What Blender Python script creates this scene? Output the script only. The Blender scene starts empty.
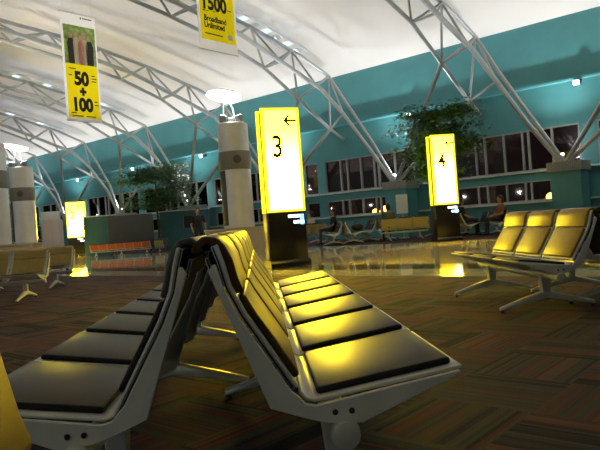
import bpy, bmesh, math, random
from mathutils import Vector, Matrix
random.seed(7)
S = bpy.context.scene
COL = S.collection
PI = math.pi
R2 = math.sqrt(0.5)

# ------------------------------------------------------------------ materials
def newmat(name):
    m = bpy.data.materials.new(name); m.use_nodes = True
    return m, m.node_tree, m.node_tree.nodes['Principled BSDF']

def mat(name, col, rough=0.5, metal=0.0, spec=0.5, coat=0.0, var=0.0, scale=12.0, bump=0.0, bscale=60.0, ior=1.5):
    m, nt, b = newmat(name)
    b.inputs['Base Color'].default_value = (*col, 1)
    b.inputs['Roughness'].default_value = rough
    b.inputs['Metallic'].default_value = metal
    b.inputs['Specular IOR Level'].default_value = spec
    b.inputs['IOR'].default_value = ior
    b.inputs['Coat Weight'].default_value = coat
    tc = nt.nodes.new('ShaderNodeTexCoord')
    if var > 0:
        n = nt.nodes.new('ShaderNodeTexNoise'); n.inputs['Scale'].default_value = scale; n.inputs['Detail'].default_value = 4
        nt.links.new(tc.outputs['Object'], n.inputs['Vector'])
        r = nt.nodes.new('ShaderNodeValToRGB')
        r.color_ramp.elements[0].position = 0.3; r.color_ramp.elements[1].position = 0.7
        r.color_ramp.elements[0].color = (*[c * (1 - var) for c in col], 1)
        r.color_ramp.elements[1].color = (*[min(1, c * (1 + var)) for c in col], 1)
        nt.links.new(n.outputs['Fac'], r.inputs['Fac']); nt.links.new(r.outputs['Color'], b.inputs['Base Color'])
    if bump > 0:
        n2 = nt.nodes.new('ShaderNodeTexNoise'); n2.inputs['Scale'].default_value = bscale
        nt.links.new(tc.outputs['Object'], n2.inputs['Vector'])
        bp = nt.nodes.new('ShaderNodeBump'); bp.inputs['Strength'].default_value = bump; bp.inputs['Distance'].default_value = 0.01
        nt.links.new(n2.outputs['Fac'], bp.inputs['Height']); nt.links.new(bp.outputs['Normal'], b.inputs['Normal'])
    return m

def emat(name, col, strength):
    m, nt, b = newmat(name)
    b.inputs['Base Color'].default_value = (*[c * .5 for c in col], 1)
    b.inputs['Emission Color'].default_value = (*col, 1)
    b.inputs['Emission Strength'].default_value = strength
    return m

M = {}
M['white_metal'] = mat('white_metal', (.76, .77, .74), .38, .05, var=.04)
M['plate'] = mat('plate_grey', (.70, .73, .68), .45, .1, var=.06, scale=8)
M['alu'] = mat('cast_aluminium', (.68, .69, .64), .36, .35, var=.05)
M['vinyl'] = mat('black_vinyl', (.018, .018, .018), .385, 0, .125, var=.08)
M['vinylgoldlit'] = mat('gold_lit_vinyl', (.36, .23, .02), .34, 0, .20, var=.08)  # black pads with the yellow sign light put into their colour
M['vinylgloss'] = mat('glossy_black_vinyl', (.02, .02, .02), .44, 0, .8, var=.08)
M['vinylkhakilit'] = mat('khaki_lit_vinyl', (.52, .39, .13), .45, 0, .2, var=.06)  # gold reflection of the lit signs carried by the pad colour
M['vinylbrownlit'] = mat('brown_lit_vinyl', (.095, .056, .022), .42, 0, .06, var=.08)  # sign glow on black back pads, held in the base colour
M['shell_dark'] = mat('dark_shell', (.02, .02, .02), .4)
M['shell_cream'] = mat('cream_shell', (.84, .68, .28), .45, var=.05)
M['shell_orange'] = mat('orange_shell', (.80, .17, .03), .45, var=.05)
M['shell_yellow'] = mat('pale_yellow_shell', (.55, .48, .16), .45, var=.05)
M['steel'] = mat('truss_steel', (.45, .48, .49), .42, .25, var=.08, scale=3)
M['teal'] = mat('teal_cladding', (.085, .315, .345), .5, var=.06, scale=1.2)
M['teal_dark'] = mat('teal_panel', (.035, .15, .18), .35, var=.05)
M['sillwhite'] = mat('white_sill', (.6, .66, .66), .4)
M['mullion'] = mat('mullion_grey', (.42, .44, .43), .4, .3)
M['cap'] = mat('ribbed_grey', (.34, .36, .35), .55, .2, var=.08)
M['silver'] = mat('brushed_silver', (.80, .79, .76), .45, .4, var=.05, scale=3)
M['band'] = mat('grille_band', (.24, .23, .19), .5, .3, var=.1, scale=20)
M['recess'] = mat('dark_grille', (.10, .10, .095), .5, .3, var=.1, scale=20)
M['beige'] = mat('beige_laminate', (.55, .47, .34), .4, var=.04)
M['dish'] = mat('white_dish', (.85, .86, .88), .4)
M['black'] = mat('black_paint', (.012, .010, .010), .28, var=.1)
M['signgrey'] = mat('sign_core', (.10, .09, .05), .45)
M['white'] = mat('white_print', (.80, .80, .80), .5)
M['yellow'] = mat('yellow_print', (.85, .66, .01), .5)
M['ink'] = mat('ink', (.012, .012, .012), .6)
def cloth(name, col):
    m = bpy.data.materials.new(name); m.use_nodes = True
    nt = m.node_tree; nt.nodes.clear()
    o = nt.nodes.new('ShaderNodeOutputMaterial'); mx = nt.nodes.new('ShaderNodeMixShader'); mx.inputs[0].default_value = .5
    d = nt.nodes.new('ShaderNodeBsdfDiffuse'); t = nt.nodes.new('ShaderNodeBsdfTranslucent')
    n = nt.nodes.new('ShaderNodeTexNoise'); n.inputs['Scale'].default_value = 2.0
    r = nt.nodes.new('ShaderNodeValToRGB')
    r.color_ramp.elements[0].color = (*[c * .96 for c in col], 1); r.color_ramp.elements[1].color = (*col, 1)
    nt.links.new(n.outputs['Fac'], r.inputs[0])
    for b in (d, t): nt.links.new(r.outputs[0], b.inputs[0])
    nt.links.new(d.outputs[0], mx.inputs[1]); nt.links.new(t.outputs[0], mx.inputs[2]); nt.links.new(mx.outputs[0], o.inputs[0])
    return m
M['cwhite'] = cloth('banner_white', (.90, .90, .90)); M['cyellow'] = cloth('banner_yellow', (.92, .76, .01))
M['cgreen'] = mat('printed_green_cloth', (.30, .42, .12), .7, var=.5, scale=5)
M['inkgold'] = mat('numeral_ink', (.09, .055, .004), .6)
M['pgreen'] = mat('printed_green', (.45, .66, .20), .6, var=.5, scale=7)
M['pskin'] = mat('printed_skin', (.85, .55, .38), .6)
M['pred'] = mat('printed_red', (.85, .28, .28), .6)
M['pdark'] = mat('printed_dark', (.04, .04, .045), .6)
M['pcream'] = mat('printed_cream', (.90, .76, .55), .6)
M['leaf'] = mat('leaf_green', (.085, .20, .075), .5, var=.45, scale=3)
M['bark'] = mat('bark', (.10, .065, .04), .8, var=.3, scale=20)
M['soil'] = mat('soil', (.03, .02, .015), .95, var=.3, scale=30)
M['pot'] = mat('pot_grey', (.16, .16, .16), .5)
M['board'] = mat('dark_board', (.055, .06, .062), .5, var=.05)
M['skin'] = mat('skin', (.42, .23, .15), .5)
M['hair'] = mat('hair_black', (.012, .009, .008), .5)
M['shirtblack'] = mat('black_shirt', (.018, .018, .022), .8)
M['shirtgrey'] = mat('grey_shirt', (.11, .12, .13), .8)
M['shirtblue'] = mat('blue_grey_shirt', (.10, .13, .19), .8)
M['shirtred'] = mat('dull_red_shirt', (.27, .09, .06), .8)
M['shirtwhite'] = mat('white_shirt', (.62, .60, .55), .8)
M['trousers'] = mat('dark_trousers', (.03, .03, .04), .8)
M['bag'] = mat('dark_bag', (.02, .017, .015), .7)
M['night'] = mat('asphalt_outside', (.02, .02, .02), .9)
M['cabinet'] = mat('pinkish_white_cabinet', (.66, .58, .55), .45)
M['lamp'] = emat('lamp_lens', (1, .97, .92), 40)
M['uplens'] = emat('uplight_lens', (1, .96, .92), 20)
M['sodium'] = emat('sodium_lamp', (1, .42, .08), 30)
M['screen'] = emat('screen_text', (.72, .90, 1), 3.0)
M['screenblue'] = emat('screen_blue', (.15, .50, .95), 1.6)
M['signframe'] = emat('sign_yellow_edge', (1, .74, .02), 1.0)

def make_signface(name, lo_, hi_):
    # backlit acrylic: fluorescent tubes light the lower two thirds harder than the head
    m, nt, b = newmat(name)
    tc = nt.nodes.new('ShaderNodeTexCoord'); sp = nt.nodes.new('ShaderNodeSeparateXYZ')
    nt.links.new(tc.outputs['Object'], sp.inputs[0])
    mr = nt.nodes.new('ShaderNodeMapRange'); mr.inputs[1].default_value = 2.75; mr.inputs[2].default_value = 2.15
    mr.inputs[3].default_value = lo_; mr.inputs[4].default_value = hi_
    nt.links.new(sp.outputs[2], mr.inputs[0])
    b.inputs['Base Color'].default_value = (.6, .5, .1, 1)
    b.inputs['Emission Color'].default_value = (1, .70, .014, 1)
    nt.links.new(mr.outputs[0], b.inputs['Emission Strength'])
    return m
M['signface'] = make_signface('sign_face', 13.0, 42.0)
M['signrear'] = make_signface('sign_face_dim', 1.2, 2.2)

def make_glass():
    m = bpy.data.materials.new('window_glass'); m.use_nodes = True
    nt = m.node_tree; nt.nodes.clear()
    o = nt.nodes.new('ShaderNodeOutputMaterial'); mx = nt.nodes.new('ShaderNodeMixShader')
    t = nt.nodes.new('ShaderNodeBsdfTransparent'); t.inputs[0].default_value = (.55, .42, .36, 1)
    g = nt.nodes.new('ShaderNodeBsdfGlossy'); g.inputs['Roughness'].default_value = .03
    f = nt.nodes.new('ShaderNodeFresnel'); f.inputs[0].default_value = 1.5
    nt.links.new(f.outputs[0], mx.inputs[0]); nt.links.new(t.outputs[0], mx.inputs[1]); nt.links.new(g.outputs[0], mx.inputs[2])
    nt.links.new(mx.outputs[0], o.inputs[0])
    return m
M['glass'] = make_glass()

def make_ceiling():
    m, nt, b = newmat('white_membrane')
    tc = nt.nodes.new('ShaderNodeTexCoord')
    n = nt.nodes.new('ShaderNodeTexNoise'); n.inputs['Scale'].default_value = .25; n.inputs['Detail'].default_value = 3
    nt.links.new(tc.outputs['Object'], n.inputs['Vector'])
    r = nt.nodes.new('ShaderNodeValToRGB')
    r.color_ramp.elements[0].color = (.76, .74, .73, 1); r.color_ramp.elements[1].color = (.86, .84, .83, 1)
    nt.links.new(n.outputs['Fac'], r.inputs[0]); nt.links.new(r.outputs[0], b.inputs['Base Color'])
    b.inputs['Roughness'].default_value = .8
    return m
M['ceiling'] = make_ceiling()

def math_node(nt, op, a, b=None):
    n = nt.nodes.new('ShaderNodeMath'); n.operation = op
    for i, v in enumerate((a, b)):
        if v is None: continue
        if isinstance(v, (int, float)): n.inputs[i].default_value = v
        else: nt.links.new(v, n.inputs[i])
    return n.outputs[0]

def make_carpet(name, tile=.5, dark=1.0):
    m, nt, b = newmat(name)
    tc = nt.nodes.new('ShaderNodeTexCoord')
    mp = nt.nodes.new('ShaderNodeMapping'); mp.inputs['Rotation'].default_value = (0, 0, PI / 4)
    nt.links.new(tc.outputs['Object'], mp.inputs['Vector'])
    sp = nt.nodes.new('ShaderNodeSeparateXYZ'); nt.links.new(mp.outputs[0], sp.inputs[0])
    x = math_node(nt, 'DIVIDE', sp.outputs[0], tile); y = math_node(nt, 'DIVIDE', sp.outputs[1], tile)
    fx = math_node(nt, 'FLOOR', x); fy = math_node(nt, 'FLOOR', y)
    par = math_node(nt, 'ABSOLUTE', math_node(nt, 'MODULO', math_node(nt, 'ADD', fx, fy), 2.0))
    inv = math_node(nt, 'SUBTRACT', 1.0, par)
    # stripe coordinate runs across x or y by tile parity
    u = math_node(nt, 'ADD', math_node(nt, 'MULTIPLY', x, par), math_node(nt, 'MULTIPLY', y, inv))
    v = math_node(nt, 'ADD', math_node(nt, 'MULTIPLY', y, par), math_node(nt, 'MULTIPLY', x, inv))
    vq = math_node(nt, 'FLOOR', v)
    def stripes(n, seed):
        q = math_node(nt, 'FLOOR', math_node(nt, 'MULTIPLY', u, n))
        cb = nt.nodes.new('ShaderNodeCombineXYZ')
        nt.links.new(q, cb.inputs[0]); nt.links.new(math_node(nt, 'ADD', vq, seed), cb.inputs[1])
        w = nt.nodes.new('ShaderNodeTexWhiteNoise'); w.noise_dimensions = '2D'
        nt.links.new(cb.outputs[0], w.inputs['Vector'])
        return w.outputs['Value']
    a = stripes(5.0, 3.3); c = stripes(26.0, 17.7)
    f = math_node(nt, 'ADD', math_node(nt, 'MULTIPLY', a, .62), math_node(nt, 'MULTIPLY', c, .38))
    r = nt.nodes.new('ShaderNodeValToRGB'); cr = r.color_ramp
    cols = [(.0, (.004, .004, .006)), (.22, (.014, .014, .018)), (.36, (.046, .048, .046)), (.48, (.070, .062, .042)),
            (.60, (.095, .020, .024)), (.70, (.050, .054, .046)), (.82, (.15, .040, .030)), (.95, (.095, .085, .055))]
    cr.elements[0].position = 0; cr.elements[1].position = .95
    for p_, c_ in cols[1:-1]: cr.elements.new(p_)
    for e, (p_, c_) in zip(cr.elements, cols):
        e.position = p_; e.color = (c_[0] * dark, c_[1] * dark, c_[2] * dark * 1.35, 1)
    nt.links.new(f, r.inputs[0])
    n = nt.nodes.new('ShaderNodeTexNoise'); n.inputs['Scale'].default_value = 180; n.inputs['Detail'].default_value = 2
    nt.links.new(tc.outputs['Object'], n.inputs['Vector'])
    mx = nt.nodes.new('ShaderNodeMix'); mx.data_type = 'RGBA'; mx.blend_type = 'MULTIPLY'; mx.inputs[0].default_value = .6
    nt.links.new(r.outputs[0], mx.inputs[6]); nt.links.new(n.outputs['Fac'], mx.inputs[7])
    nt.links.new(mx.outputs[2], b.inputs['Base Color'])
    b.inputs['Roughness'].default_value = .9; b.inputs['Specular IOR Level'].default_value = .15
    bp = nt.nodes.new('ShaderNodeBump'); bp.inputs['Strength'].default_value = .5; bp.inputs['Distance'].default_value = .004
    nt.links.new(n.outputs['Fac'], bp.inputs['Height']); nt.links.new(bp.outputs[0], b.inputs['Normal'])
    return m
M['carpet'] = make_carpet('striped_carpet_tiles', .5, 1.45)

def make_tile(name, col, rough, size=.6):
    m, nt, b = newmat(name)
    tc = nt.nodes.new('ShaderNodeTexCoord')
    mp = nt.nodes.new('ShaderNodeMapping'); mp.inputs['Rotation'].default_value = (0, 0, PI / 4)
    nt.links.new(tc.outputs['Object'], mp.inputs['Vector'])
    br = nt.nodes.new('ShaderNodeTexBrick'); br.offset = 0
    br.inputs['Scale'].default_value = 1; br.inputs['Brick Width'].default_value = size; br.inputs['Row Height'].default_value = size
    br.inputs['Mortar Size'].default_value = .004
    br.inputs['Color1'].default_value = (*col, 1); br.inputs['Color2'].default_value = (*[c * .9 for c in col], 1)
    br.inputs['Mortar'].default_value = (*[c * .5 for c in col], 1)
    nt.links.new(mp.outputs[0], br.inputs['Vector']); nt.links.new(br.outputs['Color'], b.inputs['Base Color'])
    b.inputs['Roughness'].default_value = rough; b.inputs['Specular IOR Level'].default_value = .25
    return m
M['tile'] = make_tile('polished_beige_tile', (.60, .53, .38), .05)
M['tile_pale'] = make_tile('pale_border_tile', (.46, .43, .36), .10)
M['tile_dark'] = make_tile('dark_border_tile', (.06, .065, .05), .08)

# ------------------------------------------------------------------ mesh builder
class MB:
    def __init__(s): s.v = []; s.f = []; s.m = []
    def add(s, vs, fs, mi=0):
        o = len(s.v); s.v += [tuple(p) for p in vs]
        for f in fs: s.f.append(tuple(i + o for i in f)); s.m.append(mi)
        return s
    def box(s, x0, x1, y0, y1, z0, z1, mi=0, T=None):
        vs = [(x, y, z) for z in (z0, z1) for y in (y0, y1) for x in (x0, x1)]
        if T: vs = [T(*p) for p in vs]
        return s.add(vs, [(0, 2, 3, 1), (4, 5, 7, 6), (0, 1, 5, 4), (2, 6, 7, 3), (0, 4, 6, 2), (1, 3, 7, 5)], mi)
    def prism(s, poly, a0, a1, axis='y', mi=0):
        n = len(poly)
        def P(p, a): return (p[0], a, p[1]) if axis == 'y' else ((p[0], p[1], a) if axis == 'z' else (a, p[0], p[1]))
        vs = [P(p, a0) for p in poly] + [P(p, a1) for p in poly]
        fs = [tuple(range(n)), tuple(range(2 * n - 1, n - 1, -1))]
        fs += [(i, i + n, (i + 1) % n + n, (i + 1) % n) for i in range(n)]
        return s.add(vs, fs, mi)
    def tube(s, pts, rad, n=10, mi=0, cap=True):
        pts = [Vector(p) for p in pts]
        if not isinstance(rad, (list, tuple)): rad = [rad] * len(pts)
        rings = []; ref = None; o = len(s.v)
        for i, p in enumerate(pts):
            d = (pts[min(i + 1, len(pts) - 1)] - pts[max(i - 1, 0)]).normalized()
            if ref is None:
                ref = Vector((0, 0, 1)) if abs(d.z) < .9 else Vector((1, 0, 0))
            a = (ref - d * ref.dot(d)).normalized(); ref = a; b = d.cross(a)
            for k in range(n):
                t = 2 * PI * k / n
                s.v.append(tuple(p + (a * math.cos(t) + b * math.sin(t)) * rad[i]))
        for i in range(len(pts) - 1):
            for k in range(n):
                s.f.append((o + i * n + k, o + i * n + (k + 1) % n, o + (i + 1) * n + (k + 1) % n, o + (i + 1) * n + k)); s.m.append(mi)
        if cap:
            s.f.append(tuple(o + k for k in range(n - 1, -1, -1))); s.m.append(mi)
            s.f.append(tuple(o + (len(pts) - 1) * n + k for k in range(n))); s.m.append(mi)
        return s
    def lathe(s, prof, c=(0, 0, 0), n=32, mi=0):
        o = len(s.v)
        for r, z in prof:
            for k in range(n):
                t = 2 * PI * k / n; s.v.append((c[0] + r * math.cos(t), c[1] + r * math.sin(t), c[2] + z))
        for i in range(len(prof) - 1):
            for k in range(n):
                s.f.append((o + i * n + k, o + i * n + (k + 1) % n, o + (i + 1) * n + (k + 1) % n, o + (i + 1) * n + k)); s.m.append(mi)
        s.f.append(tuple(o + k for k in range(n - 1, -1, -1))); s.m.append(mi)
        s.f.append(tuple(o + (len(prof) - 1) * n + k for k in range(n))); s.m.append(mi)
        return s
    def ell(s, c, r, n=12, k=8, mi=0):
        o = len(s.v); c = Vector(c)
        s.v.append((c.x, c.y, c.z - r[2]))
        for i in range(1, k):
            ph = -PI / 2 + PI * i / k
            for j in range(n):
                t = 2 * PI * j / n
                s.v.append((c.x + r[0] * math.cos(ph) * math.cos(t), c.y + r[1] * math.cos(ph) * math.sin(t), c.z + r[2] * math.sin(ph)))
        s.v.append((c.x, c.y, c.z + r[2])); e = len(s.v) - 1
        for j in range(n):
            s.f.append((o, o + 1 + (j + 1) % n, o + 1 + j)); s.m.append(mi)
            for i in range(k - 2):
                a = o + 1 + i * n; s.f.append((a + j, a + (j + 1) % n, a + n + (j + 1) % n, a + n + j)); s.m.append(mi)
            a = o + 1 + (k - 2) * n; s.f.append((a + j, a + (j + 1) % n, e)); s.m.append(mi)
        return s
    def mesh(s, name, mats, bevel=0, seg=2, smooth=False):
        me = bpy.data.meshes.new(name); me.from_pydata(s.v, [], s.f)
        if not isinstance(mats, (list, tuple)): mats = [mats]
        for m in mats: me.materials.append(M[m] if isinstance(m, str) else m)
        me.polygons.foreach_set('material_index', s.m)
        bm = bmesh.new(); bm.from_mesh(me)
        bmesh.ops.recalc_face_normals(bm, faces=bm.faces)
        if bevel:
            es = [e for e in bm.edges if len(e.link_faces) == 2 and e.calc_face_angle(0) > .5]
            bmesh.ops.bevel(bm, geom=es, offset=bevel, segments=seg, profile=.5, affect='EDGES', clamp_overlap=True)
        if smooth or bevel:
            for f in bm.faces: f.smooth = True
            for e in bm.edges:
                if len(e.link_faces) == 2 and e.calc_face_angle(0) > .7: e.smooth = False
        bm.to_mesh(me); bm.free()
        return me
    def obj(s, name, mats, parent=None, **k):
        return link(name, s.mesh(name, mats, **k), parent)

def link(name, me, parent=None):
    o = bpy.data.objects.new(name, me); COL.objects.link(o)
    if parent: o.parent = parent
    return o
def tag(o, label, cat, group=None):
    o['label'] = label; o['category'] = cat
    if group: o['group'] = group
    return o
def thing(name, label, cat, loc=(0, 0, 0), rz=0, group=None):
    o = bpy.data.objects.new(name, None); COL.objects.link(o)
    o.empty_display_size = .1
    o.location = loc; o.rotation_euler = (0, 0, rz)
    return tag(o, label, cat, group)
def struct(o): o['kind'] = 'structure'; return o
def text_mesh(txt, size, mat_, align='CENTER', extrude=.002, bold=0.0, sx=1.0):
    cu = bpy.data.curves.new('t', 'FONT'); cu.body = txt; cu.size = size; cu.align_x = align; cu.align_y = 'CENTER'
    cu.extrude = extrude; cu.offset = bold; cu.resolution_u = 6
    o = bpy.data.objects.new('t', cu); COL.objects.link(o)
    dg = bpy.context.evaluated_depsgraph_get()
    me = bpy.data.meshes.new_from_object(o.evaluated_get(dg))
    bpy.data.objects.remove(o); bpy.data.curves.remove(cu)
    # text lies in x/y: stand it up facing -y
    for v in me.vertices:
        x, y, z = v.co; v.co = (x * sx, -z, y)
    me.materials.clear(); me.materials.append(M[mat_]); me.update()
    return me

# hall axes: s = metres inward from the pier line, w = metres along the window wall (towards the near right)
P1 = (10.62, 20.38)
def SW(s, w, z): return (P1[0] - s * R2 + w * R2, P1[1] - s * R2 - w * R2, z)
BAY = 6.66
ROTW = -PI / 4       # rotation whose local +x runs along +w and local +y points out through the wall

# ------------------------------------------------------------------ camera
def cam():
    roll, pitch, yaw = .07248, -.001975, .06709
    fw = Vector((math.sin(yaw) * math.cos(pitch), math.cos(yaw) * math.cos(pitch), math.sin(pitch)))
    r0 = Vector((math.cos(yaw), -math.sin(yaw), 0)); u0 = r0.cross(fw)
    c, s = math.cos(roll), math.sin(roll)
    r = r0 * c - u0 * s; u = r0 * s + u0 * c
    cd = bpy.data.cameras.new('camera'); o = bpy.data.objects.new('camera', cd); COL.objects.link(o)
    cd.sensor_width = 36; cd.lens = 620.35 / 600 * 36; cd.clip_start = .03; cd.clip_end = 400
    mtx = Matrix.Identity(4)
    for i in range(3): mtx[i][0] = r[i]; mtx[i][1] = u[i]; mtx[i][2] = -fw[i]
    mtx.translation = (0, 0, .84)
    o.matrix_world = mtx; S.camera = o
cam()

# ------------------------------------------------------------------ setting
W0, W1 = -88.0, 30.0
SEND = 46.0
def slab(name, m, s0, s1, z0=-.1, z1=0.0):
    return struct(MB().box(s0, s1, W0, W1, z0, z1, T=SW).obj(name, m))
slab('floor', 'carpet', 14.43, SEND)
slab('trim_1', 'tile_pale', 13.44, 14.43)
slab('trim_2', 'tile_dark', 12.55, 13.44)
slab('floor.001', 'tile', 5.44, 12.55)
slab('trim_3', 'tile_pale', 5.30, 5.44)
slab('floor.002', 'carpet', -1.2, 5.30)

cprof = [(-1.0, 7.48), (1.0, 7.95), (2.5, 8.45), (5.2, 9.05), (7.7, 9.5), (11.6, 9.95), (15, 10.2), (19, 10.35), (22.5, 10.4)]
cprof += [(45 - a, z) for a, z in reversed(cprof[:-1])]
def ceil_mesh():
    mb = MB(); n = len(cprof)
    top = [(a, z + .12) for a, z in cprof]
    vs = [SW(a, w, z) for w in (W0, W1) for a, z in cprof + top]
    fs = []
    for i in range(n - 1):
        fs.append((i, i + 1, 2 * n + i + 1, 2 * n + i)); fs.append((n + i, 3 * n + i, 3 * n + i + 1, n + i + 1))
    fs.append((0, 2 * n, 3 * n, n)); fs.append((n - 1, 2 * n - 1, 4 * n - 1, 3 * n - 1))
    mb.add(vs, fs); return mb
struct(ceil_mesh().obj('ceiling', 'ceiling', smooth=True))

WIN_R, WIN_L = .14, -5.95            # window span in each bay, measured from that bay's right pier
KB = range(-4, 13)
wb = MB(); T = SW
wb.box(-1.25, -1.0, W0, W1, 0, 1.03, T=T); wb.box(-1.25, -1.0, W0, W1, 1.80, 2.10, T=T); wb.box(-1.25, -1.0, W0, W1, 3.67, 7.55, T=T)
for k in KB:
    wb.box(-1.25, -1.0, -k * BAY + WIN_R, -k * BAY + BAY + WIN_L, 1.03, 3.67, T=T)
wb.box(-1.25, -.98, -11.79, -11.29, 0, 3.67, T=T)
struct(wb.obj('wall_back', 'teal'))
# projecting bulkhead ledge, window sills
struct(MB().box(-1.0, -.72, W0, W1, 5.15, 5.22, T=T).obj('trim_4', 'teal'))
struct(MB().box(-1.0, -.90, W0, W1, 2.10, 2.16, T=T).obj('trim_5', 'sillwhite'))
struct(MB().box(-1.0, -.88, W0, W1, .98, 1.05, T=T).obj('trim_6', 'sillwhite'))
struct(MB().box(SEND, SEND + .2, W0, W1, 0, 7.6, T=T).obj('wall_front', 'teal'))
struct(MB().box(-1.2, SEND, W0 - .2, W0, 0, 10.5, T=T).obj('wall_left', 'teal'))
struct(MB().box(-1.2, SEND, W1, W1 + .2, 0, 10.5, T=T).obj('wall_right', 'teal'))
# windows: one upper and one lower strip per bay
wn = 0
for k in range(-2, 10):
    for z0, z1 in ((2.16, 3.67), (1.05, 1.80)):
        wn += 1
        a, b = -k * BAY + WIN_L, -k * BAY + WIN_R
        fr = MB()
        fr.box(-1.15, -1.02, a, b, z0, z0 + .05, T=T).box(-1.15, -1.02, a, b, z1 - .05, z1, T=T)
        fr.box(-1.15, -1.02, a, a + .06, z0, z1, T=T).box(-1.15, -1.02, b - .06, b, z0, z1, T=T)
        for off in (.96, 1.82, 2.04, 2.76, 3.52, 3.90, 4.80):
            fr.box(-1.15, -1.0, b - off - .035, b - off + .035, z0, z1, T=T)
        f = struct(fr.obj('window_%d' % wn, 'mullion'))
        MB().box(-1.10, -1.09, a + .02, b - .02, z0 + .02, z1 - .02, T=T).obj('glass', 'glass', f)
# ground outside and its lamps
struct(MB().box(-140, -1.3, -140, 60, -.6, -.5, T=T).obj('ground_outside', 'night'))
def street_lamp(x, y, h, lab):
    t = thing('street_lamp', lab, 'street lamp', (x, y, -.5))
    MB().tube([(0, 0, 0), (0, 0, h + .5)], [.09, .06]).obj('pole', 'steel', t)
    MB().ell((0, 0, h + .62), (.40, .40, .30)).obj('lamp_head', 'sodium', t, smooth=True)
street_lamp(11.58, 60, 1.35, 'left of the two orange lamps glowing outside the window beside the pier')
street_lamp(12.6, 60, 1.6, 'right of the two orange lamps glowing outside the window beside the pier')
street_lamp(19.6, 40, 1.3, 'orange lamp glowing outside the window left of the right-hand pier')

# ------------------------------------------------------------------ piers, uplights, wall lamps
def light(name, typ, loc, energy, col=(1, 1, 1), size=.2, rot=None, spot=None, blend=.6):
    l = bpy.data.lights.new(name, typ); l.energy = energy; l.color = col
    if typ == 'AREA': l.size = size
    else: l.shadow_soft_size = size
    if spot: l.spot_size = spot; l.spot_blend = blend
    o = bpy.data.objects.new(name, l); COL.objects.link(o); o.location = loc
    if rot is not None: o.rotation_euler = rot
    return o
def aim(o, d):
    o.rotation_euler = Vector(d).to_track_quat('-Z', 'Y').to_euler()

ORD = {-1: 'out past the right edge', 0: 'behind the gold-lit seats', 1: 'left of the number four sign', 2: 'hidden by the number three sign',
       3: 'behind the standing person', 4: 'behind the left tree', 5: 'behind the number two sign', 6: 'left of the number two sign', 7: 'past the left edge'}
pier_shaft = MB().box(-.50, .50, -.42, .45, 0, 1.96).mesh('shaft', 'teal')
pc = MB().box(-.57, .57, -.49, .52, 1.96, 2.28)
for i in range(19): pc.box(-.56 + i * .06, -.53 + i * .06, -.51, -.48, 1.98, 2.26)
pier_cap = pc.mesh('cap', 'cap')
up_body = MB().lathe([(.13, 0), (.15, .02), (.12, .10), (.19, .16), (.19, .24)], n=16).mesh('housing', 'cap', smooth=True)
up_lens = MB().lathe([(.0, .241), (.17, .242), (.17, .29), (0, .32)], n=16).mesh('lens', 'uplens')
wl_body = MB().box(-.12, .12, -.10, .0, -.09, .09).mesh('lamp_body', 'cap', bevel=.01)
wl_lens = MB().box(-.09, .09, -.112, -.10, -.07, .07).mesh('lens', 'lamp')
UP_E, WALL_E = 440, 25
for k in range(-2, 9):
    x, y, _ = SW(0, -k * BAY, 0)
    if -1 <= k <= 7:
        t = thing('pier', 'teal pier with ribbed grey cap, ' + ORD[k], 'pier', (x, y, 0), ROTW, 'teal piers along the window wall')
        link('shaft', pier_shaft, t); link('cap', pier_cap, t)
        u = thing('uplight', 'small floodlight facing up on the pier ' + ORD[k], 'uplight', SW(.15, -k * BAY - .25, 2.28), 0, 'uplights on the piers')
        link('housing', up_body, u); link('lens', up_lens, u)
        wl = thing('wall_lamp', 'white lamp on the teal wall above the pier ' + ORD[k], 'wall lamp', SW(-.72, -k * BAY + .25, 5.0), ROTW, 'lamps on the teal wall')
        link('lamp_body', wl_body, wl); link('lens', wl_lens, wl)
        MB().box(-.05, .05, -.02, .28, -.05, .05).obj('bracket', 'cap', wl)
    lo = light('pier_uplight', 'SPOT', SW(.15, -k * BAY - .25, 2.75), UP_E, (1, .98, .95), .12, spot=math.radians(150), blend=.7)
    aim(lo, (-R2 * .55, -R2 * .55, 1))
    lo = light('far_side_uplight', 'SPOT', SW(44, -k * BAY, 2.6), UP_E * .7, (1, .98, .95), .12, spot=math.radians(150), blend=.7)
    aim(lo, (R2 * .55, R2 * .55, 1))

# ------------------------------------------------------------------ roof trusses
A_ = [(-.95, -3.42, 4.55), (0, -3.4, 4.95), (2.2, -3.28, 6.05), (4.2, -3.2, 7.05), (6.3, -3.2, 7.72), (9, -3.2, 8.24), (11.6, -3.2, 8.6), (15, -3.2, 8.9), (18.5, -3.2, 9.05), (22.5, -3.2, 9.1)]
B2_ = [(.33, -.12, 2.28), (.35, -1.19, 3.8), (1.0, -1.88, 5.28), (1.9, -2.22, 6.27), (3.6, -2.3, 6.9), (6.3, -2.3, 7.78), (9, -2.3, 8.28), (11.6, -2.3, 8.62), (15, -2.3, 8.92), (18.5, -2.3, 9.05), (22.5, -2.3, 9.1)]
B1_ = [(.33, -.02, 2.28), (.15, -1.15, 4.1), (.45, -2.0, 5.7), (.94, -2.55, 7.0), (2.5, -2.65, 7.62), (5.2, -2.7, 8.3), (7.7, -2.7, 8.75), (9.2, -2.7, 8.93), (11.6, -2.7, 9.12), (15, -2.7, 9.36), (19, -2.7, 9.52), (22.5, -2.7, 9.56)]
def interp(C, s):
    for a, b in zip(C[:-1], C[1:]):
        if a[0] <= s <= b[0] and b[0] > a[0]:
            t = (s - a[0]) / (b[0] - a[0]); return tuple(a[i] + (b[i] - a[i]) * t for i in range(3))
    return C[-1]
def LW(p): return (p[1], -p[0], p[2])          # local frame of a truss root rotated by ROTW
tm = []                                         # (part name, mesh)
for C, r in ((A_, .070), (B2_, .088), (B1_, .072)):
    tm.append(('chord', MB().tube([LW(p) for p in C], r, 8).mesh('chord', 'steel', smooth=True)))
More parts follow.
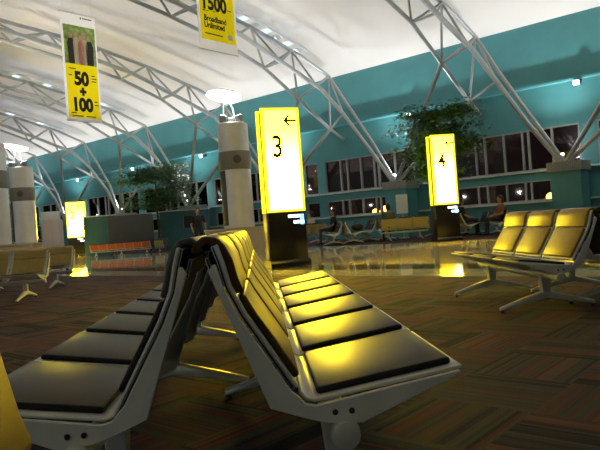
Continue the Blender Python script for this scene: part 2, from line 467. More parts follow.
def br(a, b, r=.045): tm.append(('brace', MB().tube([LW(a), LW(b)], r, 6).mesh('brace', 'steel', smooth=True)))
lo_s = [0, 2.2, 4.2, 6.3, 8.6, 11, 13.5, 16, 18.5, 21]
up_s = [.94, 3.1, 5.3, 7.5, 9.8, 12.2, 14.8, 17.2, 19.8, 22]
for i, s_ in enumerate(lo_s):
    a = interp(A_, s_); b2 = interp(B2_[2:], max(s_, 1.0)); b1 = interp(B1_[3:], max(up_s[i], .94))
    br(a, b2, .05); br(a, b1); br(b2, b1)
    if i + 1 < len(lo_s):
        a2 = interp(A_, lo_s[i + 1]); b22 = interp(B2_[2:], lo_s[i + 1])
        br(b1, a2); br(b1, b22)
PIERN = (.33, -BAY + .15, 2.28)
tm.append(('strut', MB().tube([LW(PIERN), LW(A_[1])], .08, 8).mesh('strut', 'steel', smooth=True)))
tm.append(('strut', MB().tube([LW((.33, -BAY + .05, 2.28)), LW(A_[2])], .075, 8).mesh('strut', 'steel', smooth=True)))
TL = {-1: 'first roof truss at the right edge of the hall', 0: 'large roof truss at upper right landing behind the gold-lit seats', 1: 'roof truss with the lit tray, above the number three sign',
      2: 'roof truss passing behind the silver round lamp column', 3: 'roof truss over the left tree, behind the tall banner', 4: 'roof truss just left of the tall banner foot',
      5: 'roof truss over the number two sign', 6: 'distant roof truss at the left edge', 7: 'farthest roof truss beyond the left edge'}
for k in range(-1, 8):
    x, y, _ = SW(0, -k * BAY, 0)
    t = thing('roof_truss', 'grey steel tube: ' + TL[k], 'roof truss', (x, y, 0), ROTW, 'steel roof trusses')
    t['label'] = 'grey tubular steel ' + TL[k]
    for nm, me in tm: link(nm, me, t)
# lit trays lying along three trusses
M['tray'] = mat('tray_metal', (.70, .78, .84), .35, .3)
M['traylens'] = emat('tray_lens', (.70, .86, 1), .55)
def light_tray(k, s0, s1, lab):
    x, y, _ = SW(0, -k * BAY, 0)
    t = thing('light_tray', lab, 'light tray', (x, y, 0), ROTW, 'lit trays on the trusses')
    n = 12; pts = []
    for i in range(n + 1):
        p = interp(B1_[3:], s0 + (s1 - s0) * i / n); pts.append((p[1], -p[0], p[2] + .13))
    for dx in (-.34, .34):
        MB().tube([(q[0] + dx, q[1], q[2]) for q in pts], .045, 6).obj('side_rail', 'tray', t, smooth=True)
    for i in range(n):
        a, b = Vector(pts[i]), Vector(pts[i + 1]); m_ = a.lerp(b, .18); e_ = a.lerp(b, .62)
        q = MB(); vs = []
        for pp in (m_, e_):
            for dx in (-.30, .30):
                for dz in (0, .03): vs.append((pp.x + dx, pp.y, pp.z + dz))
        q.add(vs, [(0, 1, 3, 2), (4, 6, 7, 5), (0, 2, 6, 4), (1, 5, 7, 3), (0, 4, 5, 1), (2, 3, 7, 6)])
        q.obj('lamp_panel', 'traylens' if i % 2 else 'tray', t)
light_tray(1, 2.6, 9.5, 'pale blue lit tray on the truss above the number three sign')
light_tray(3, 2.4, 11.5, 'pale blue lit tray on the truss left of the tall banner foot')
light_tray(4, 2.4, 13, 'pale blue lit tray on the lower truss at the left edge')

# ------------------------------------------------------------------ lamp columns
def lamp_column(x, y, lab, labd, r=.49):
    pl = MB().lathe([(1.10, 0), (1.10, .78), (1.14, .80), (1.14, .86), (0.0, .861)], n=48)
    tag(pl.obj('counter_ring', 'beige', smooth=True), labd, 'counter', 'beige round counters at the columns').location = (x, y, 0)
    t = thing('lamp_column', lab, 'column', (x, y, .86), 0, 'silver lamp columns')
    z = lambda v: v - .86
    MB().lathe([(r, 0), (r, z(2.7))], n=40).obj('shaft', 'silver', t, smooth=True)
    b = MB().lathe([(r + .02, z(2.7)), (r + .03, z(2.72)), (r + .03, z(3.26)), (r + .02, z(3.28))], n=40).obj('grille_band', 'band', t, smooth=True)
    e = MB().lathe([(.13, 0), (.13, .02), (.06, .021), (.06, .03), (0, .031)], n=20).obj('emblem', 'recess', b)
    e.rotation_euler = (PI / 2, 0, .12); e.location = (.09, -(r + .03), z(3.0))
    MB().lathe([(r, z(3.28)), (r, z(4.16)), (r - .05, z(4.2))], n=40).obj('top_drum', 'silver', t, smooth=True)
    # dark grille on the left flank
    poly = [((r + .012) * math.cos(a), (r + .012) * math.sin(a)) for a in [math.radians(d) for d in range(182, 236, 6)]]
    poly += [((r - .05) * math.cos(a), (r - .05) * math.sin(a)) for a in [math.radians(d) for d in range(230, 180, -6)]]
    MB().prism(poly, z(.95), z(2.68), 'z').obj('grille', 'recess', t)
    MB().tube([(.12, 0, z(4.15)), (.05, 0, z(4.7)), (-.15, 0, z(5.06))], .03, 8).obj('mast', 'steel', t, smooth=True)
    MB().tube([(-.30, 0, z(4.15)), (-.20, 0, z(5.06))], .022, 8).obj('mast', 'steel', t, smooth=True)
    d = MB().lathe([(.02, .10), (.30, .06), (.56, 0), (.56, -.03), (.28, .01), (.02, .03)], n=32).obj('reflector_dish', 'dish', t, smooth=True)
    d.location = (-.20, 0, z(5.12)); d.rotation_euler = (math.radians(-9), math.radians(9), 0)
    for dx, dy in ((-.3, -.25), (.28, -.2), (0, .3)):
        l = MB().lathe([(.09, 0), (.13, .16), (.13, .22)], n=16).obj('floodlight', 'cap', t, smooth=True)
        l.location = (dx, dy, z(4.2)); l.rotation_euler = (0, -dx * .8, 0)
        MB().lathe([(.0, .221), (.115, .222), (.115, .226), (0, .227)], n=16).obj('lens', 'uplens', l)
    lo = light('dish_floodlight', 'SPOT', (x - .1, y - .15, 4.55), 7, (1, .98, .96), .06, spot=math.radians(80), blend=.4)
    aim(lo, (-.15, .1, 1))
    for a in (0, 2.1, 4.2):
        lo = light('column_uplight', 'SPOT', (x + .35 * math.cos(a), y + .35 * math.sin(a), 4.6), 140, (1, .98, .95), .12, spot=math.radians(140), blend=.8)
        aim(lo, (math.cos(a) * .5, math.sin(a) * .5, 1))
lamp_column(-.60, 20, 'silver round lamp column behind the near benches, dark band and white dish on top', 'beige round counter at the foot of the silver column behind the near benches')
lamp_column(-10.2, 28, 'silver round lamp column left of the number two sign, white dish glowing above', 'beige round counter at the foot of the column left of the number two sign')
lamp_column(-8.62, 21, 'silver round lamp column cut by the left edge of the photo', 'beige round counter at the foot of the column cut by the left edge')

# ------------------------------------------------------------------ lit gate signs
def bar_text(mb, x, z, w, h, mi=0): mb.box(x, x + w, -.003, 0, z, z + h, mi)
def gate_sign(num, loc, rz, lab, arrow=True, W=.80):
    t = thing('gate_sign', lab, 'sign', loc, rz, 'lit yellow gate signs')
    h = W / 2; D = .21
    MB().box(-h + .01, h - .01, -D, D, .10, 1.10).obj('base', 'black', t, bevel=.006)
    MB().prism([(-D - .07, 0), (D + .07, 0), (D + .07, .08), (D + .02, .13), (-D - .02, .13), (-D - .07, .08)], -h - .02, h + .02, 'x').obj('plinth', 'black', t)
    MB().box(-h + .06, h - .06, -D + .05, D - .05, 1.10, 3.16).obj('core', 'signgrey', t)
    for sgn, nm in ((-1, 'front'), (1, 'rear')):
        y0, y1 = sorted((sgn * D, sgn * (D - .06)))
        fr = MB()
        fr.box(-h, -h + .05, y0, y1, 1.10, 3.20).box(h - .05, h, y0, y1, 1.10, 3.20)
        fr.box(-h + .05, h - .05, y0, y1, 1.10, 1.14).box(-h + .05, h - .05, y0, y1, 3.15, 3.20)
        f = fr.obj('panel_frame', 'signframe', t)
        y0, y1 = sorted((sgn * (D - .01), sgn * (D - .05)))
        MB().box(-h + .05, h - .05, y0, y1, 1.14, 3.15).obj('lit_face', 'signface' if sgn < 0 else 'signrear', t)
    n = link('numeral', text_mesh(num, .62, 'inkgold', bold=.010, sx=.80), t); n.location = (-h + .30, -D - .002, 2.40)
    if arrow:
        a = MB()
        a.box(.08, .34, -.003, 0, 2.915, 2.965)
        a.prism([(.05, 2.94), (.17, 3.06), (.205, 3.03), (.12, 2.94), (.205, 2.85), (.17, 2.82)], -.003, 0, 'y')
        a.obj('arrow', 'inkgold', t).location = (0, -D - .002, 0)
    sc = MB().box(-.02, h - .03, -.004, 0, .80, 1.06).obj('display', 'black', t); sc.location = (0, -D - .001, 0)
    for zz, x0, ws in ((.98, .02, (.05, .03, .06, .02, .04)), (.86, .13, (.04, .06, .03, .05))):
        q = MB(); xx = x0
        for w_ in ws: bar_text(q, xx, zz, w_, .055); xx += w_ + .012
        q.box(x0, xx - .012, -.003, 0, zz, zz + .012)
        q.obj('display_text', 'screen', sc).location = (0, -.005, 0)
    MB().box(h - .13, h - .05, -.003, 0, .83, 1.04).obj('display_mark', 'screenblue', sc).location = (0, -.0045, 0)
    return t
gate_sign('3', (.54, 12.68, 0), .26, 'tall lit yellow sign with number 3 and left arrow, behind the near bench')
gate_sign('4', (5.66, 18.45, 0), .06, 'tall lit yellow sign with number 4, by the potted tree on the right', W=.74)
gate_sign('2', (-9.40, 33.0, 0), .20, 'tall lit yellow sign with number 2 near the left columns', W=.95).scale = (1, 1, .88)

# ------------------------------------------------------------------ hanging banners (hang in the truss direction)
def banner(x, y, z0, z1, lab, kind, ztop=9.9):
    W = 1.09; h = W / 2; H = z1 - z0
    t = thing('hanging_banner', lab, 'banner', (x, y, z0), PI / 4, 'hanging advertising banners')
    def quad(name, x0, x1, z0_, z1_, m, y=0.0):
        return MB().add([(x0, y, z0_), (x1, y, z0_), (x1, y, z1_), (x0, y, z1_)], [(0, 1, 2, 3)]).obj(name, m, t)
    fz0, fz1 = (.10, 1.62) if kind == 1 else (.22, H - .85)
    sh = MB()
    for x0, x1, a, b in ((-h, -h + .07, 0, H), (h - .05, h, 0, H), (-h + .07, h - .05, 0, fz0), (-h + .07, h - .05, fz1, H)):
        sh.add([(x0, 0, a), (x1, 0, a), (x1, 0, b), (x0, 0, b)], [(0, 1, 2, 3)])
    sh.obj('sheet', 'cwhite', t)
    quad('yellow_field', -h + .07, h - .05, fz0, fz1, 'cyellow')
    MB().tube([(-h - .03, 0, H), (h + .03, 0, H)], .015, 8).obj('rod', 'alu', t, smooth=True)
    MB().tube([(-h - .02, 0, 0), (h + .02, 0, 0)], .010, 8).obj('rod', 'alu', t, smooth=True)
    for dx in (-h + .1, h - .1): MB().tube([(dx, 0, H), (dx, 0, ztop - z0)], .004, 5).obj('wire', 'alu', t)
    def bars(lst, hh):
        for x_, z_, w_ in lst:
            b_ = MB(); bar_text(b_, 0, 0, w_, hh); b_.obj('small_print', 'ink', t).location = (x_, -.012, z_)
    def tx(s_, size, x_, z_, m='ink', bold=.006, sx=.85):
        o = link('lettering', text_mesh(s_, size, m, bold=bold, sx=sx), t); o.location = (x_, -.012, z_); return o
    if kind == 1:
        ph = MB()
        ph.box(-h + .07, h - .05, -.008, -.004, 1.62, 2.72, 0)
        def fig(cx, top, wd, body, skin=2):
            n = 10
            ph.prism([(cx + .055 * math.cos(2 * PI * i / n), top - .07 + .075 * math.sin(2 * PI * i / n)) for i in range(n)], -.012, -.008, 'y', skin)
            ph.prism([(cx - wd * .5, top - .30), (cx - wd * .25, top - .16), (cx + wd * .25, top - .16), (cx + wd * .5, top - .30), (cx + wd * .42, 1.63), (cx - wd * .42, 1.63)], -.011, -.008, 'y', body)
        for cx, top, wd, b in ((-.27, 2.50, .22, 1), (.30, 2.48, .24, 1), (-.10, 2.54, .20, 4), (.14, 2.52, .18, 4), (.03, 2.46, .19, 3)): fig(cx, top, wd, b)
        ph.obj('printed_photo', ['pgreen', 'pdark', 'pskin', 'pred', 'pcream'], t)
        tx('50', .52, -.02, 1.20, bold=.028); tx('+', .40, .0, .83, bold=.026); tx('100', .50, -.04, .46, bold=.028)
        bars(((-.38, 1.47, .20), (-.40, 1.28, .10), (.29, 1.32, .12), (.29, 1.24, .16), (.29, 1.16, .14), (.33, .58, .10), (.33, .48, .13), (-.40, .22, .16), (-.38, .14, .34), (.05, .14, .30), (.13, 2.945, .29)), .028)
        MB().box(.06, .10, -.003, 0, 2.93, 2.98).obj('small_mark', 'ink', t).location = (0, -.012, 0)
    else:
        tx('1500', .42, -.08, 1.00, bold=.016); tx('Broadband', .17, -.07, .67, bold=.005); tx('Unlimited', .17, -.10, .53, bold=.005)
        bars(((-.40, .82, .07), (-.30, .82, .05), (-.12, .83, .05), (.29, .93, .12), (-.38, .34, .5)), .022)
        MB().prism([(.33 + .085 * math.cos(PI * i / 8), .36 + .06 * math.sin(PI * i / 8)) for i in range(16)], -.011, -.008, 'y').obj('round_logo', 'tray', t)
for p0, p1, e in (((-8.3, 20.8, 4.7), (-4.68, 17.98, 5.9), 420), ((-.5, 19.7, 4.75), (-.55, 13.3, 6.0), 620)):
    lo = light('banner_fill_spot', 'SPOT', p0, e, (1, .97, .94), .1, spot=math.radians(46), blend=.5)  # added spot to brighten the banners; no fixture belongs to it
    aim(lo, Vector(p1) - Vector(p0))
banner(-4.68, 17.98, 4.17, 7.23, 'tall hanging banner with a group photo above 50 + 100', 1)
banner(-.55, 13.3, 4.61, 7.81, 'yellow hanging banner reading 1500 Broadband Unlimited at the top edge', 2)

# ------------------------------------------------------------------ beam seating
PITCH = .56
BACK = [(.006, .80), (.020, .755), (.035, .69), (.070, .615), (.19, .415)]
PANP = [(.196, .402), (.210, .383), (.236, .374), (.632, .430)]
def offset_line(pts, d):
    out = []
    for i, p in enumerate(pts):
        a = pts[max(i - 1, 0)]; b = pts[min(i + 1, len(pts) - 1)]
        tx, tz = b[0] - a[0], b[1] - a[1]; l = math.hypot(tx, tz); out.append((p[0] - tz / l * d, p[1] + tx / l * d))
    return out
def strip(pts, d0, d1): return offset_line(pts, d0) + offset_line(pts, d1)[::-1]
Y0, Y1 = .016, .544
M_pan = {}
pan_me = MB().prism(strip(PANP, 0, .010), Y0, Y1).mesh('seat', 'white_metal', bevel=.0035, seg=2)
PADL = [(.246, .3855), (.40, .4073), (.57, .4313), (.612, .4375)]
pad_me = MB().prism(strip(PADL, .0, .019), Y0 + .026, Y1 - .026).mesh('seat_pad', 'vinyl', bevel=.009, seg=3)
UPB = [(-.030, .776), (-.027, .789), (-.016, .797), (-.004, .795), (.006, .782), (.021, .752), (.0335, .697), (.045, .665)]
LOB = [(.049, .656), (.070, .615), (.13, .515), (.182, .428)]
up_me = MB().prism(strip(UPB, .006, .030), Y0 + .026, Y1 - .026).mesh('upper_back_pad', 'vinyl', bevel=.011, seg=3)
lo_me = MB().prism(strip(LOB, .006, .028), Y0 + .026, Y1 - .026).mesh('lower_back_pad', 'vinyl', bevel=.011, seg=3)
def recol(me, m):
    c = me.copy(); c.materials.clear(); c.materials.append(M[m]); return c
PADS = {'vinyl': (recol(up_me, 'vinylgloss'), lo_me), 'vinylgoldlit': (recol(up_me, 'vinylgoldlit'), recol(lo_me, 'vinylgoldlit')), 'vinylkhakilit': (recol(up_me, 'vinylkhakilit'), recol(lo_me, 'vinylkhakilit')), 'vinylbrownlit': (recol(up_me, 'vinylbrownlit'), recol(lo_me, 'vinylbrownlit'))}
def back_me(shell):
    mb = MB()
    mb.prism(strip(BACK, -.001, .008), Y0, Y1, mi=0)             # pale rim sheet facing the sitter
    mb.prism(strip(BACK, -.010, -.0015), Y0 + .004, Y1 - .004, mi=1)
    mb.prism(strip([(-.012, .77), (.003, .72)], -.012, -.002), Y0 + .03, Y1 - .03, mi=1)
    return mb.mesh('backrest', ['white_metal', shell], bevel=.002, seg=1)
BM = {s: back_me(s) for s in ('shell_dark', 'shell_cream', 'shell_orange', 'shell_yellow')}
PLATE = [(.0, .752), (-.012, .735), (.020, .646), (.085, .47), (.120, .375), (.20, .345), (.262, .325), (.355, .318), (.62, .423), (.62, .430), (.40, .398), (.24, .372), (.212, .378), (.196, .398), (.178, .413), (.058, .612), (.024, .688), (.008, .752)]
plate_me = MB().prism(PLATE, -.007, .007).mesh('side_plate', 'plate', bevel=.002, seg=1)
bolt_me = MB().tube([(.285, -.010, .352), (.285, .010, .352)], .008, 8).mesh('bolt', 'shell_dark')
def leg_mesh():
    mb = MB()
    mb.prism([(.262, .30), (.352, .30), (.338, .15), (.36, .10), (.25, .10), (.276, .15)], -.03, .03)
    for xs in ((.31, .69), (.31, -.10)):
        x0, x1 = xs; sg = 1 if x1 > x0 else -1
        vs = []
        for x, zt, zb, w in ((x0, .165, .10, .032), (x0 + (x1 - x0) * .55, .105, .062, .026), (x1, .050, .022, .018)):
            vs += [(x, -w, zb), (x, w, zb), (x, w, zt - .012), (x, w * .5, zt), (x, -w * .5, zt), (x, -w, zt - .012)]
        fs = [tuple(range(6)), tuple(range(17, 11, -1))]
        for r_ in range(2):
            for j in range(6): fs.append((r_ * 6 + j, r_ * 6 + (j + 1) % 6, r_ * 6 + 6 + (j + 1) % 6, r_ * 6 + 6 + j))
        mb.add(vs, fs)
    return mb.mesh('leg', 'alu', bevel=.003, seg=1)
leg_me = leg_mesh()
glide_me = MB().lathe([(.016, 0), (.020, .006), (.014, .024)], (.675, 0, 0), 10).mesh('foot_glide', 'black', smooth=True)
glide2_me = MB().lathe([(.016, 0), (.020, .006), (.014, .024)], (-.085, 0, 0), 10).mesh('foot_glide', 'black', smooth=True)
cap_me = MB().tube([(.308, -.022, .292), (.308, .012, .292)], [.037, .040], 20).mesh('end_cap', 'alu', bevel=.004)
def bench(n, loc, rz, lab, shell='shell_dark', legs=None, group='rows of beam seats', cat='bench', sc=1.0, sz=1.0, sx=1.0, pad='vinyl'):
    t = thing('waiting_bench', lab, cat, loc, rz, group); t.scale = (sc * sx, sc, sc * sz)
    L = n * PITCH
    b = MB().tube([(.308, 0, .292), (.308, L, .292)], .033, 16).obj('beam', 'alu', t, smooth=True)
    for y in (0, L):
        c = link('end_cap', cap_me, b); c.location = (0, y, 0)
        if y: c.scale = (1, -1, 1)
    for i in range(n + 1):
        p = link('side_plate', plate_me, t); p.location = (0, PITCH * i, 0)
        link('bolt', bolt_me, p); link('bolt', bolt_me, p).location = (.043, 0, 0)
    for i in range(n):
        s = link('seat', pan_me, t); s.location = (0, PITCH * i, 0); link('seat_pad', pad_me, s)
        k = link('backrest', BM[shell], t); k.location = (0, PITCH * i, 0)
        link('upper_back_pad', PADS[pad][0], k); link('lower_back_pad', PADS[pad][1], k)
    for y in (legs or [PITCH * .5, L - PITCH * .5]):
        l = link('leg', leg_me, t); l.location = (0, y, 0)
        link('foot_glide', glide_me, l); link('foot_glide', glide2_me, l)
    return t
YN = 1.590
bench(6, (-.123, YN, 0), 0, 'near bench of six black seats facing right, pads shining yellow', legs=[.25, 1.50, 3.12], pad='vinylbrownlit')
bench(6, (-.200, YN + 6 * PITCH, 0), PI, 'near bench of six dark seats facing left, back to back with the yellow-shining one', legs=[.42, 1.65, 2.95], sx=.95)
bench(2, (-.264, .56 - 2 * PITCH, 0), 0, 'seat back at the bottom left corner, only its pale edge and gold-lit pad in view', legs=[.28, .84], pad='vinylgoldlit')
bench(3, (2.59, 4.62 + 3 * PITCH, 0), PI, 'bench of three gold-lit seats standing on the carpet at right', legs=[.25, 1.40], sz=.975, pad='vinylgoldlit')
bench(3, (2.67, 4.62, 0), 0, 'dark bench cut by the right edge, back to back with the three gold-lit seats', legs=[.46, 1.20], sz=.975)
bench(3, (-4.93, 9.85, 0), -PI / 2, 'seats with gold-lit pads at the left edge, nearer bench of the two', 'shell_dark', sz=.9, legs=[.28, 1.40], pad='vinylkhakilit')
bench(3, (-5.14, 11.9, 0), -PI / 2, 'seats with gold-lit pads at the left, farther bench with one back showing', 'shell_dark', sz=.9, legs=[.28, 1.40], pad='vinylkhakilit')
bench(7, (-5.02, 29.0, 0), PI / 2, 'row of small orange seats in front of the dark board', 'shell_orange', sc=.70, legs=[.3, 1.96, 3.6])
bench(1, (-4.44, 29.0, 0), PI / 2, 'small pale yellow seat at the right end of the orange row', 'shell_yellow', sc=.70, sz=1.0, legs=[.28])
FG = 'seats on the far side of the walkway'
bench(5, (2.99, 21.3, 0), 0, 'far cream bench facing right with a dark bag on its seat', 'shell_cream', legs=[.45, 2.35], group=FG)
bench(5, (2.90, 21.3 + 5 * PITCH, 0), PI, 'far cream bench facing left, a dark-haired person sitting behind it', 'shell_cream', group=FG)
bench(5, (2.75, 25.2, 0), PI * .78, 'row of far cream seats just right of the number three sign', 'shell_cream', group=FG)
bench(3, (4.40, 22.4, 0), 0, 'far cream bench facing right under the two orange lamps', 'shell_cream', legs=[.45, 1.23], group=FG)
bench(3, (4.31, 22.4 + 3 * PITCH, 0), PI, 'far cream bench facing left under the two orange lamps', 'shell_cream', group=FG)
bench(3, (5.95, 21.3, 0), PI * .5, 'cream seat backs between the pier and the number four sign', 'shell_cream', group=FG)
bench(4, (6.95, 20.9, 0), 0, 'far cream bench facing right, just right of the number four sign', 'shell_cream', legs=[.45, 1.79], group=FG)
bench(4, (6.86, 20.9 + 4 * PITCH, 0), PI, 'far cream bench facing left, just right of the number four sign', 'shell_cream', group=FG)
bench(4, (8.25, 20.0 + 4 * PITCH, 0), PI, 'far bench with reddish seated person, behind the gold-lit seats', 'shell_cream', group=FG)

# ------------------------------------------------------------------ people
def person(loc, rz, lab, shirt, pose='sit', hair_long=False, legs_m='trousers'):
    t = thing('person', lab, 'person', loc, rz, 'people in the hall')
    b = MB()
    if pose == 'stand':
        hip = .93; J = dict(pel=(0, 0, .95), che=(0, 0, 1.28), nek=(.0, 0, 1.46), hed=(.02, 0, 1.60))
        legs = [[(0, sy * .09, .92), (.02, sy * .105, .50), (-.01, sy * .11, .09), (-.02, sy * .11, .04)] for sy in (-1, 1)]
        arms = [[(0, sy * .18, 1.39), (-.02, sy * .27, 1.12), (.10, sy * .25, .90)] for sy in (-1, 1)]
        foot = [[(-.03, sy * .11, .05), (.17, sy * .125, .035)] for sy in (-1, 1)]
    else:
        J = dict(pel=(.23, 0, .53), che=(.13, 0, .84), nek=(.10, 0, 1.02), hed=(.13, 0, 1.16))
        legs = [[(.24, sy * .09, .535), (.62, sy * .11, .53), (.66, sy * .11, .10), (.65, sy * .11, .05)] for sy in (-1, 1)]
        arms = [[(.12, sy * .18, .96), (.18, sy * .25, .70), (.40, sy * .14, .64)] for sy in (-1, 1)]
        foot = [[(.63, sy * .11, .05), (.84, sy * .125, .035)] for sy in (-1, 1)]
    p, c, n, h = (Vector(J[k]) for k in ('pel', 'che', 'nek', 'hed'))
    b.ell(p, (.115, .165, .12)); b.ell(p.lerp(c, .5), (.10, .145, .17)); b.ell(c, (.115, .175, .19)); b.ell(c.lerp(n, .6), (.08, .19, .06))
    b.tube([c.lerp(n, .5), n, h], [.065, .052, .055], 10)
    b.ell(h + Vector((0, 0, .02)), (.098, .078, .118)); b.ell(h + Vector((.025, 0, -.05)), (.065, .058, .06))
    b.ell(h + Vector((.10, 0, -.01)), (.022, .014, .022), 8, 6)
    for sy in (-1, 1): b.ell(h + Vector((-.005, sy * .078, -.005)), (.022, .014, .032), 8, 6)
    for l in legs: b.tube(l, [.085, .058, .040, .042], 10); b.ell(l[1], (.06, .06, .06)); b.ell(l[0], (.09, .09, .09))
    for f in foot: b.tube(f, [.045, .032], 10); b.ell(f[1], (.045, .042, .032)); b.ell(f[0], (.045, .04, .045))
    for a in arms: b.tube(a, [.052, .040, .028], 10); b.ell(a[0], (.06, .06, .06)); b.ell(a[1], (.042, .042, .042))
    tips = []
    for a in arms:
        d = (Vector(a[2]) - Vector(a[1])).normalized(); b.ell(Vector(a[2]) + d * .05, (.045, .024, .045)); tips.append((Vector(a[2]) + d * .07, d))
    me = b.mesh('raw', 'skin'); o = link('raw', me)
    md = o.modifiers.new('r', 'REMESH'); md.mode = 'VOXEL'; md.voxel_size = .016
    sm = o.modifiers.new('s', 'SMOOTH'); sm.iterations = 3
    dg = bpy.context.evaluated_depsgraph_get(); me2 = bpy.data.meshes.new_from_object(o.evaluated_get(dg))
    bpy.data.objects.remove(o)
    # clothed regions of the one body surface
    me2.materials.clear()
    for m_ in ('skin', shirt, legs_m, 'black'): me2.materials.append(M[m_])
    elb = [Vector(a[1]) for a in arms]
    for f in me2.polygons:
        q = f.center; mi = 1
        if q.z > n.z - .015: mi = 0
        elif q.z < .10: mi = 3
        elif (pose == 'stand' and q.z < .93 and abs(q.y) < .205) or (pose != 'stand' and (q.z < .60 and q.x > .1 and abs(q.y) < .2)): mi = 2
        if pose == 'stand' and abs(q.y) > .205 and q.z < 1.16: mi = 0
        if pose != 'stand' and q.z < .74 and q.z > .595 and (abs(q.y) > .18 or q.x > .345): mi = 0
        f.material_index = mi; f.use_smooth = True
    bm = bmesh.new(); bm.from_mesh(me2)
    fb = MB()
    for (tp, d), sy in zip(tips, (-1, 1)):
        for i, (off, ln) in enumerate(((-.028, .062), (-.010, .074), (.009, .070), (.026, .055))):
            side = Vector((1, 0, 0)) if pose == 'stand' else Vector((0, 1, 0))
            q0 = tp + side * off; q1 = q0 + d * ln * .55; q2 = q1 + (d * .7 + Vector((0, 0, -.5))).normalized() * ln * .45
            fb.tube([q0, q1, q2], [.010, .009, .007], 6)
        th = tp - d * .03 + Vector((.03, -sy * .01, 0)); fb.tube([th, th + d * .03 + Vector((.022, -sy * .008, 0)), th + d * .055 + Vector((.026, -sy * .012, 0))], [.011, .010, .008], 6)
    fm = fb.mesh('fingers', 'skin', smooth=True); bm.from_mesh(fm); bm.to_mesh(me2); bm.free()
    link('body', me2, t)
    hb = MB(); hb.ell(h + Vector((-.018, 0, .045)), (.100, .088, .108)); hb.ell(h + Vector((-.045, 0, -.02)), (.070, .082, .09))
    if hair_long: hb.ell(h + Vector((-.06, 0, -.10)), (.055, .08, .13))
    hb.obj('hair', 'hair', t, smooth=True)
    for sy in (-1, 1): MB().ell(h + Vector((.088, sy * .030, .012)), (.010, .013, .008), 8, 6).obj('eye', 'shirtwhite', t, smooth=True)
    return t
person((-2.28, 24.0, 0), -1.35, 'person in a black short-sleeved shirt standing beyond the near benches', 'shirtblack', 'stand')
def sitter(bx, by, brz, i, lab, shirt, **k):
    # seat i of a bench rooted at (bx, by) with rotation brz
    ly = PITCH * (i + .5); c, s = math.cos(brz), math.sin(brz)
    return person((bx - s * ly, by + c * ly, .012), brz, lab, shirt, 'sit', **k)
sitter(2.90, 21.3 + 5 * PITCH, PI, 2, 'dark-haired person in black sitting on the far left-facing bench', 'shirtblack', hair_long=True)
sitter(2.75, 25.2, PI * .78, 1, 'person in a white shirt sitting just right of the number three sign', 'shirtwhite')
sitter(5.95, 21.3, PI * .5, 2, 'person in grey sitting before the pier, left of the number four sign', 'shirtgrey')
sitter(6.95, 20.9, 0, 0, 'person in black sitting just right of the number four sign', 'shirtblack')
sitter(6.95, 20.9, 0, 2, 'person in blue-grey sitting second to the right of the number four sign', 'shirtblue')
sitter(8.25, 20.0 + 4 * PITCH, PI, 3, 'person in a dull red top sitting behind the gold-lit seats', 'shirtred', hair_long=True)
bg = MB().ell((0, 0, .13), (.22, .19, .13)).tube([(-.1, 0, .24), (-.06, 0, .32), (.06, 0, .32), (.1, 0, .24)], .014, 8)
tag(bg.obj('bag', 'bag', smooth=True), 'dark soft bag lying on the seat of the far right-facing bench', 'bag').location = (3.45, 21.58, .456)

# ------------------------------------------------------------------ potted trees
def tree(loc, h, rx, rz_, zc, lab, n, seed, zmin=1.6):
    rnd = random.Random(seed)
    t = thing('potted_tree', lab, 'tree', loc, 0, 'potted indoor trees')
    pt = MB().lathe([(.30, 0), (.42, .55), (.45, .56), (.45, .62), (.40, .62), (.39, .56)], n=28).obj('pot', 'pot', t, smooth=True)
    MB().lathe([(.39, .50), (.38, .57), (0, .58)], n=24).obj('soil', 'soil', pt)
    tr = MB().tube([(0, 0, .5), (.04, .02, 1.2), (-.02, .03, 2.0), (.02, 0, zc), (.0, 0, h - .5)], [.07, .06, .05, .04, .012], 10)
    ends = []
    for i in range(34):
        a = rnd.uniform(0, 2 * PI); z0 = rnd.uniform(zc - rz_ * .9, h - .8)
        el = rnd.uniform(.0, .7); ln = rnd.uniform(.55, 1.0) * rx * math.sqrt(max(.15, 1 - ((z0 - zc) / (rz_ * 1.15)) ** 2))
        e = Vector((math.cos(a) * ln, math.sin(a) * ln, z0 + ln * el * .6))
        mid = Vector((math.cos(a) * ln * .5, math.sin(a) * ln * .5, z0 + ln * el * .5))
        tr.tube([(0, 0, z0), mid, e], [.02, .013, .004], 5)
        ends += [(mid, .34), (e, .42), (mid.lerp(e, .5), .40)]
    tr.obj('trunk', 'bark', t, smooth=True)
    lf = MB()
    for i in range(n):
        c, r = rnd.choice(ends)
        p = c + Vector((rnd.gauss(0, r * .55), rnd.gauss(0, r * .55), rnd.gauss(0, r * .32)))
        if p.y < -1.3 or p.z < zmin: continue
        a = rnd.uniform(0, 2 * PI); el = rnd.uniform(-.7, .35); L = rnd.uniform(.12, .22); w = L * .24
        d = Vector((math.cos(a) * math.cos(el), math.sin(a) * math.cos(el), math.sin(el)))
        sd = d.cross(Vector((0, 0, 1))).normalized(); up = sd.cross(d)
        lf.add([p, p + d * L * .45 + sd * w + up * .012, p + d * L, p + d * L * .45 - sd * w + up * .012], [(0, 1, 2, 3)])
    lf.obj('foliage', 'leaf', t)
    return t
tree((6.08, 20.25, 0), 4.7, 1.50, 1.25, 3.15, 'leafy potted tree behind the number four sign', 10500, 3)
tree((-5.0, 31.6, 0), 4.7, 2.05, 1.4, 3.1, 'leafy potted tree rising behind the dark board on the left', 10000, 5, 2.1)

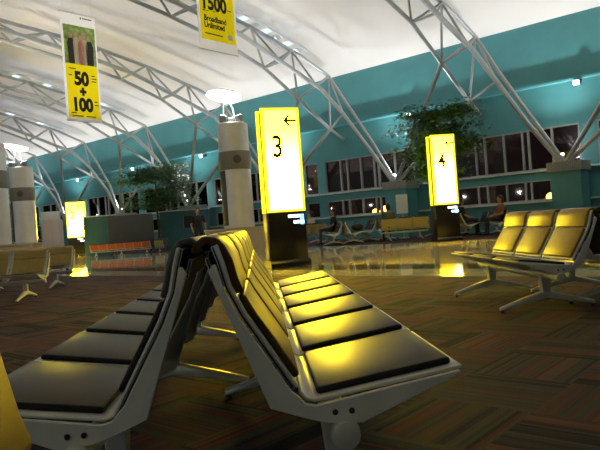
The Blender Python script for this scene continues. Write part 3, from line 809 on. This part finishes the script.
# ------------------------------------------------------------------ left background furniture
t = thing('display_board', 'large dark grey freestanding board below the left tree', 'board', (-6.12, 30.4, 0))
MB().box(-1.08, 1.08, -.05, .05, .22, 1.86).obj('panel', 'board', t, bevel=.006)
for x in (-.9, .9): MB().box(x - .03, x + .03, -.30, .30, 0, .05).box(x - .03, x + .03, -.03, .03, .05, .24).obj('foot', 'black', t)
t = thing('kiosk', 'low teal kiosk with a dark window behind the standing person', 'kiosk', (-3.85, 32.55, 0))
kb = MB(); kb.box(-1.2, .0, 0, .5, 0, 1.95).box(0, .72, 0, .5, 0, 1.05).box(0, .72, 0, .5, 1.68, 1.95).box(.72, 1.3, 0, .5, 0, 1.95).box(0, .72, .12, .5, 1.05, 1.68)
kb.obj('body', 'teal_dark', t); MB().box(.02, .70, .08, .12, 1.06, 1.67).obj('window', 'black', t)
MB().box(-1.25, 1.35, -.06, .54, 1.95, 2.0).obj('roof', 'sillwhite', t)
t = thing('glazed_partition', 'short teal panelled partition between the number two sign and the dark board', 'partition', (-8.1, 32.2, 0))
MB().box(-.75, .85, 0, .06, 0, 1.95).obj('panel', 'teal_dark', t); MB().box(-.78, .88, -.02, .08, 1.95, 2.0).obj('rail', 'sillwhite', t)
t = thing('cabinet', 'pinkish white cabinet beside the number two sign', 'cabinet', (-8.47, 26.0, 0))
MB().box(-.36, .36, 0, .5, .06, 1.74).obj('body', 'cabinet', t, bevel=.01)
MB().box(-.33, .33, .03, .47, 0, .06).obj('plinth', 'board', t)
MB().box(-.33, -.005, -.015, 0, .10, 1.70).obj('door', 'cabinet', t, bevel=.004); MB().box(.005, .33, -.015, 0, .10, 1.70).obj('door', 'cabinet', t, bevel=.004)
bx = MB().box(-.34, .30, 0, .42, 0, .34).obj('equipment_box', 'white', bevel=.02)
tag(bx, 'white box standing on top of the pinkish white cabinet', 'box').location = (-8.50, 26.04, 1.741)
t = thing('notice_stand', 'white notice on a thin stand before the pier left of the number four sign', 'notice', (5.56, 23.55, 0), -.2)
MB().box(-.22, .22, -.015, .015, .95, 1.68).obj('notice', 'white', t); MB().tube([(0, .03, .02), (0, .03, 1.6)], .02, 8).obj('post', 'steel', t, smooth=True)
MB().lathe([(.2, 0), (.2, .015), (.03, .03)], n=20).obj('foot', 'steel', t)

# ------------------------------------------------------------------ light and render settings
w = bpy.data.worlds.new('night'); S.world = w; w.use_nodes = True
w.node_tree.nodes['Background'].inputs[0].default_value = (.012, .010, .014, 1)
w.node_tree.nodes['Background'].inputs[1].default_value = 1.0
S.view_settings.view_transform = 'Standard'; S.view_settings.look = 'None'
S.view_settings.exposure = 1.0; S.view_settings.gamma = 1.0; S.view_settings.use_curve_mapping = False
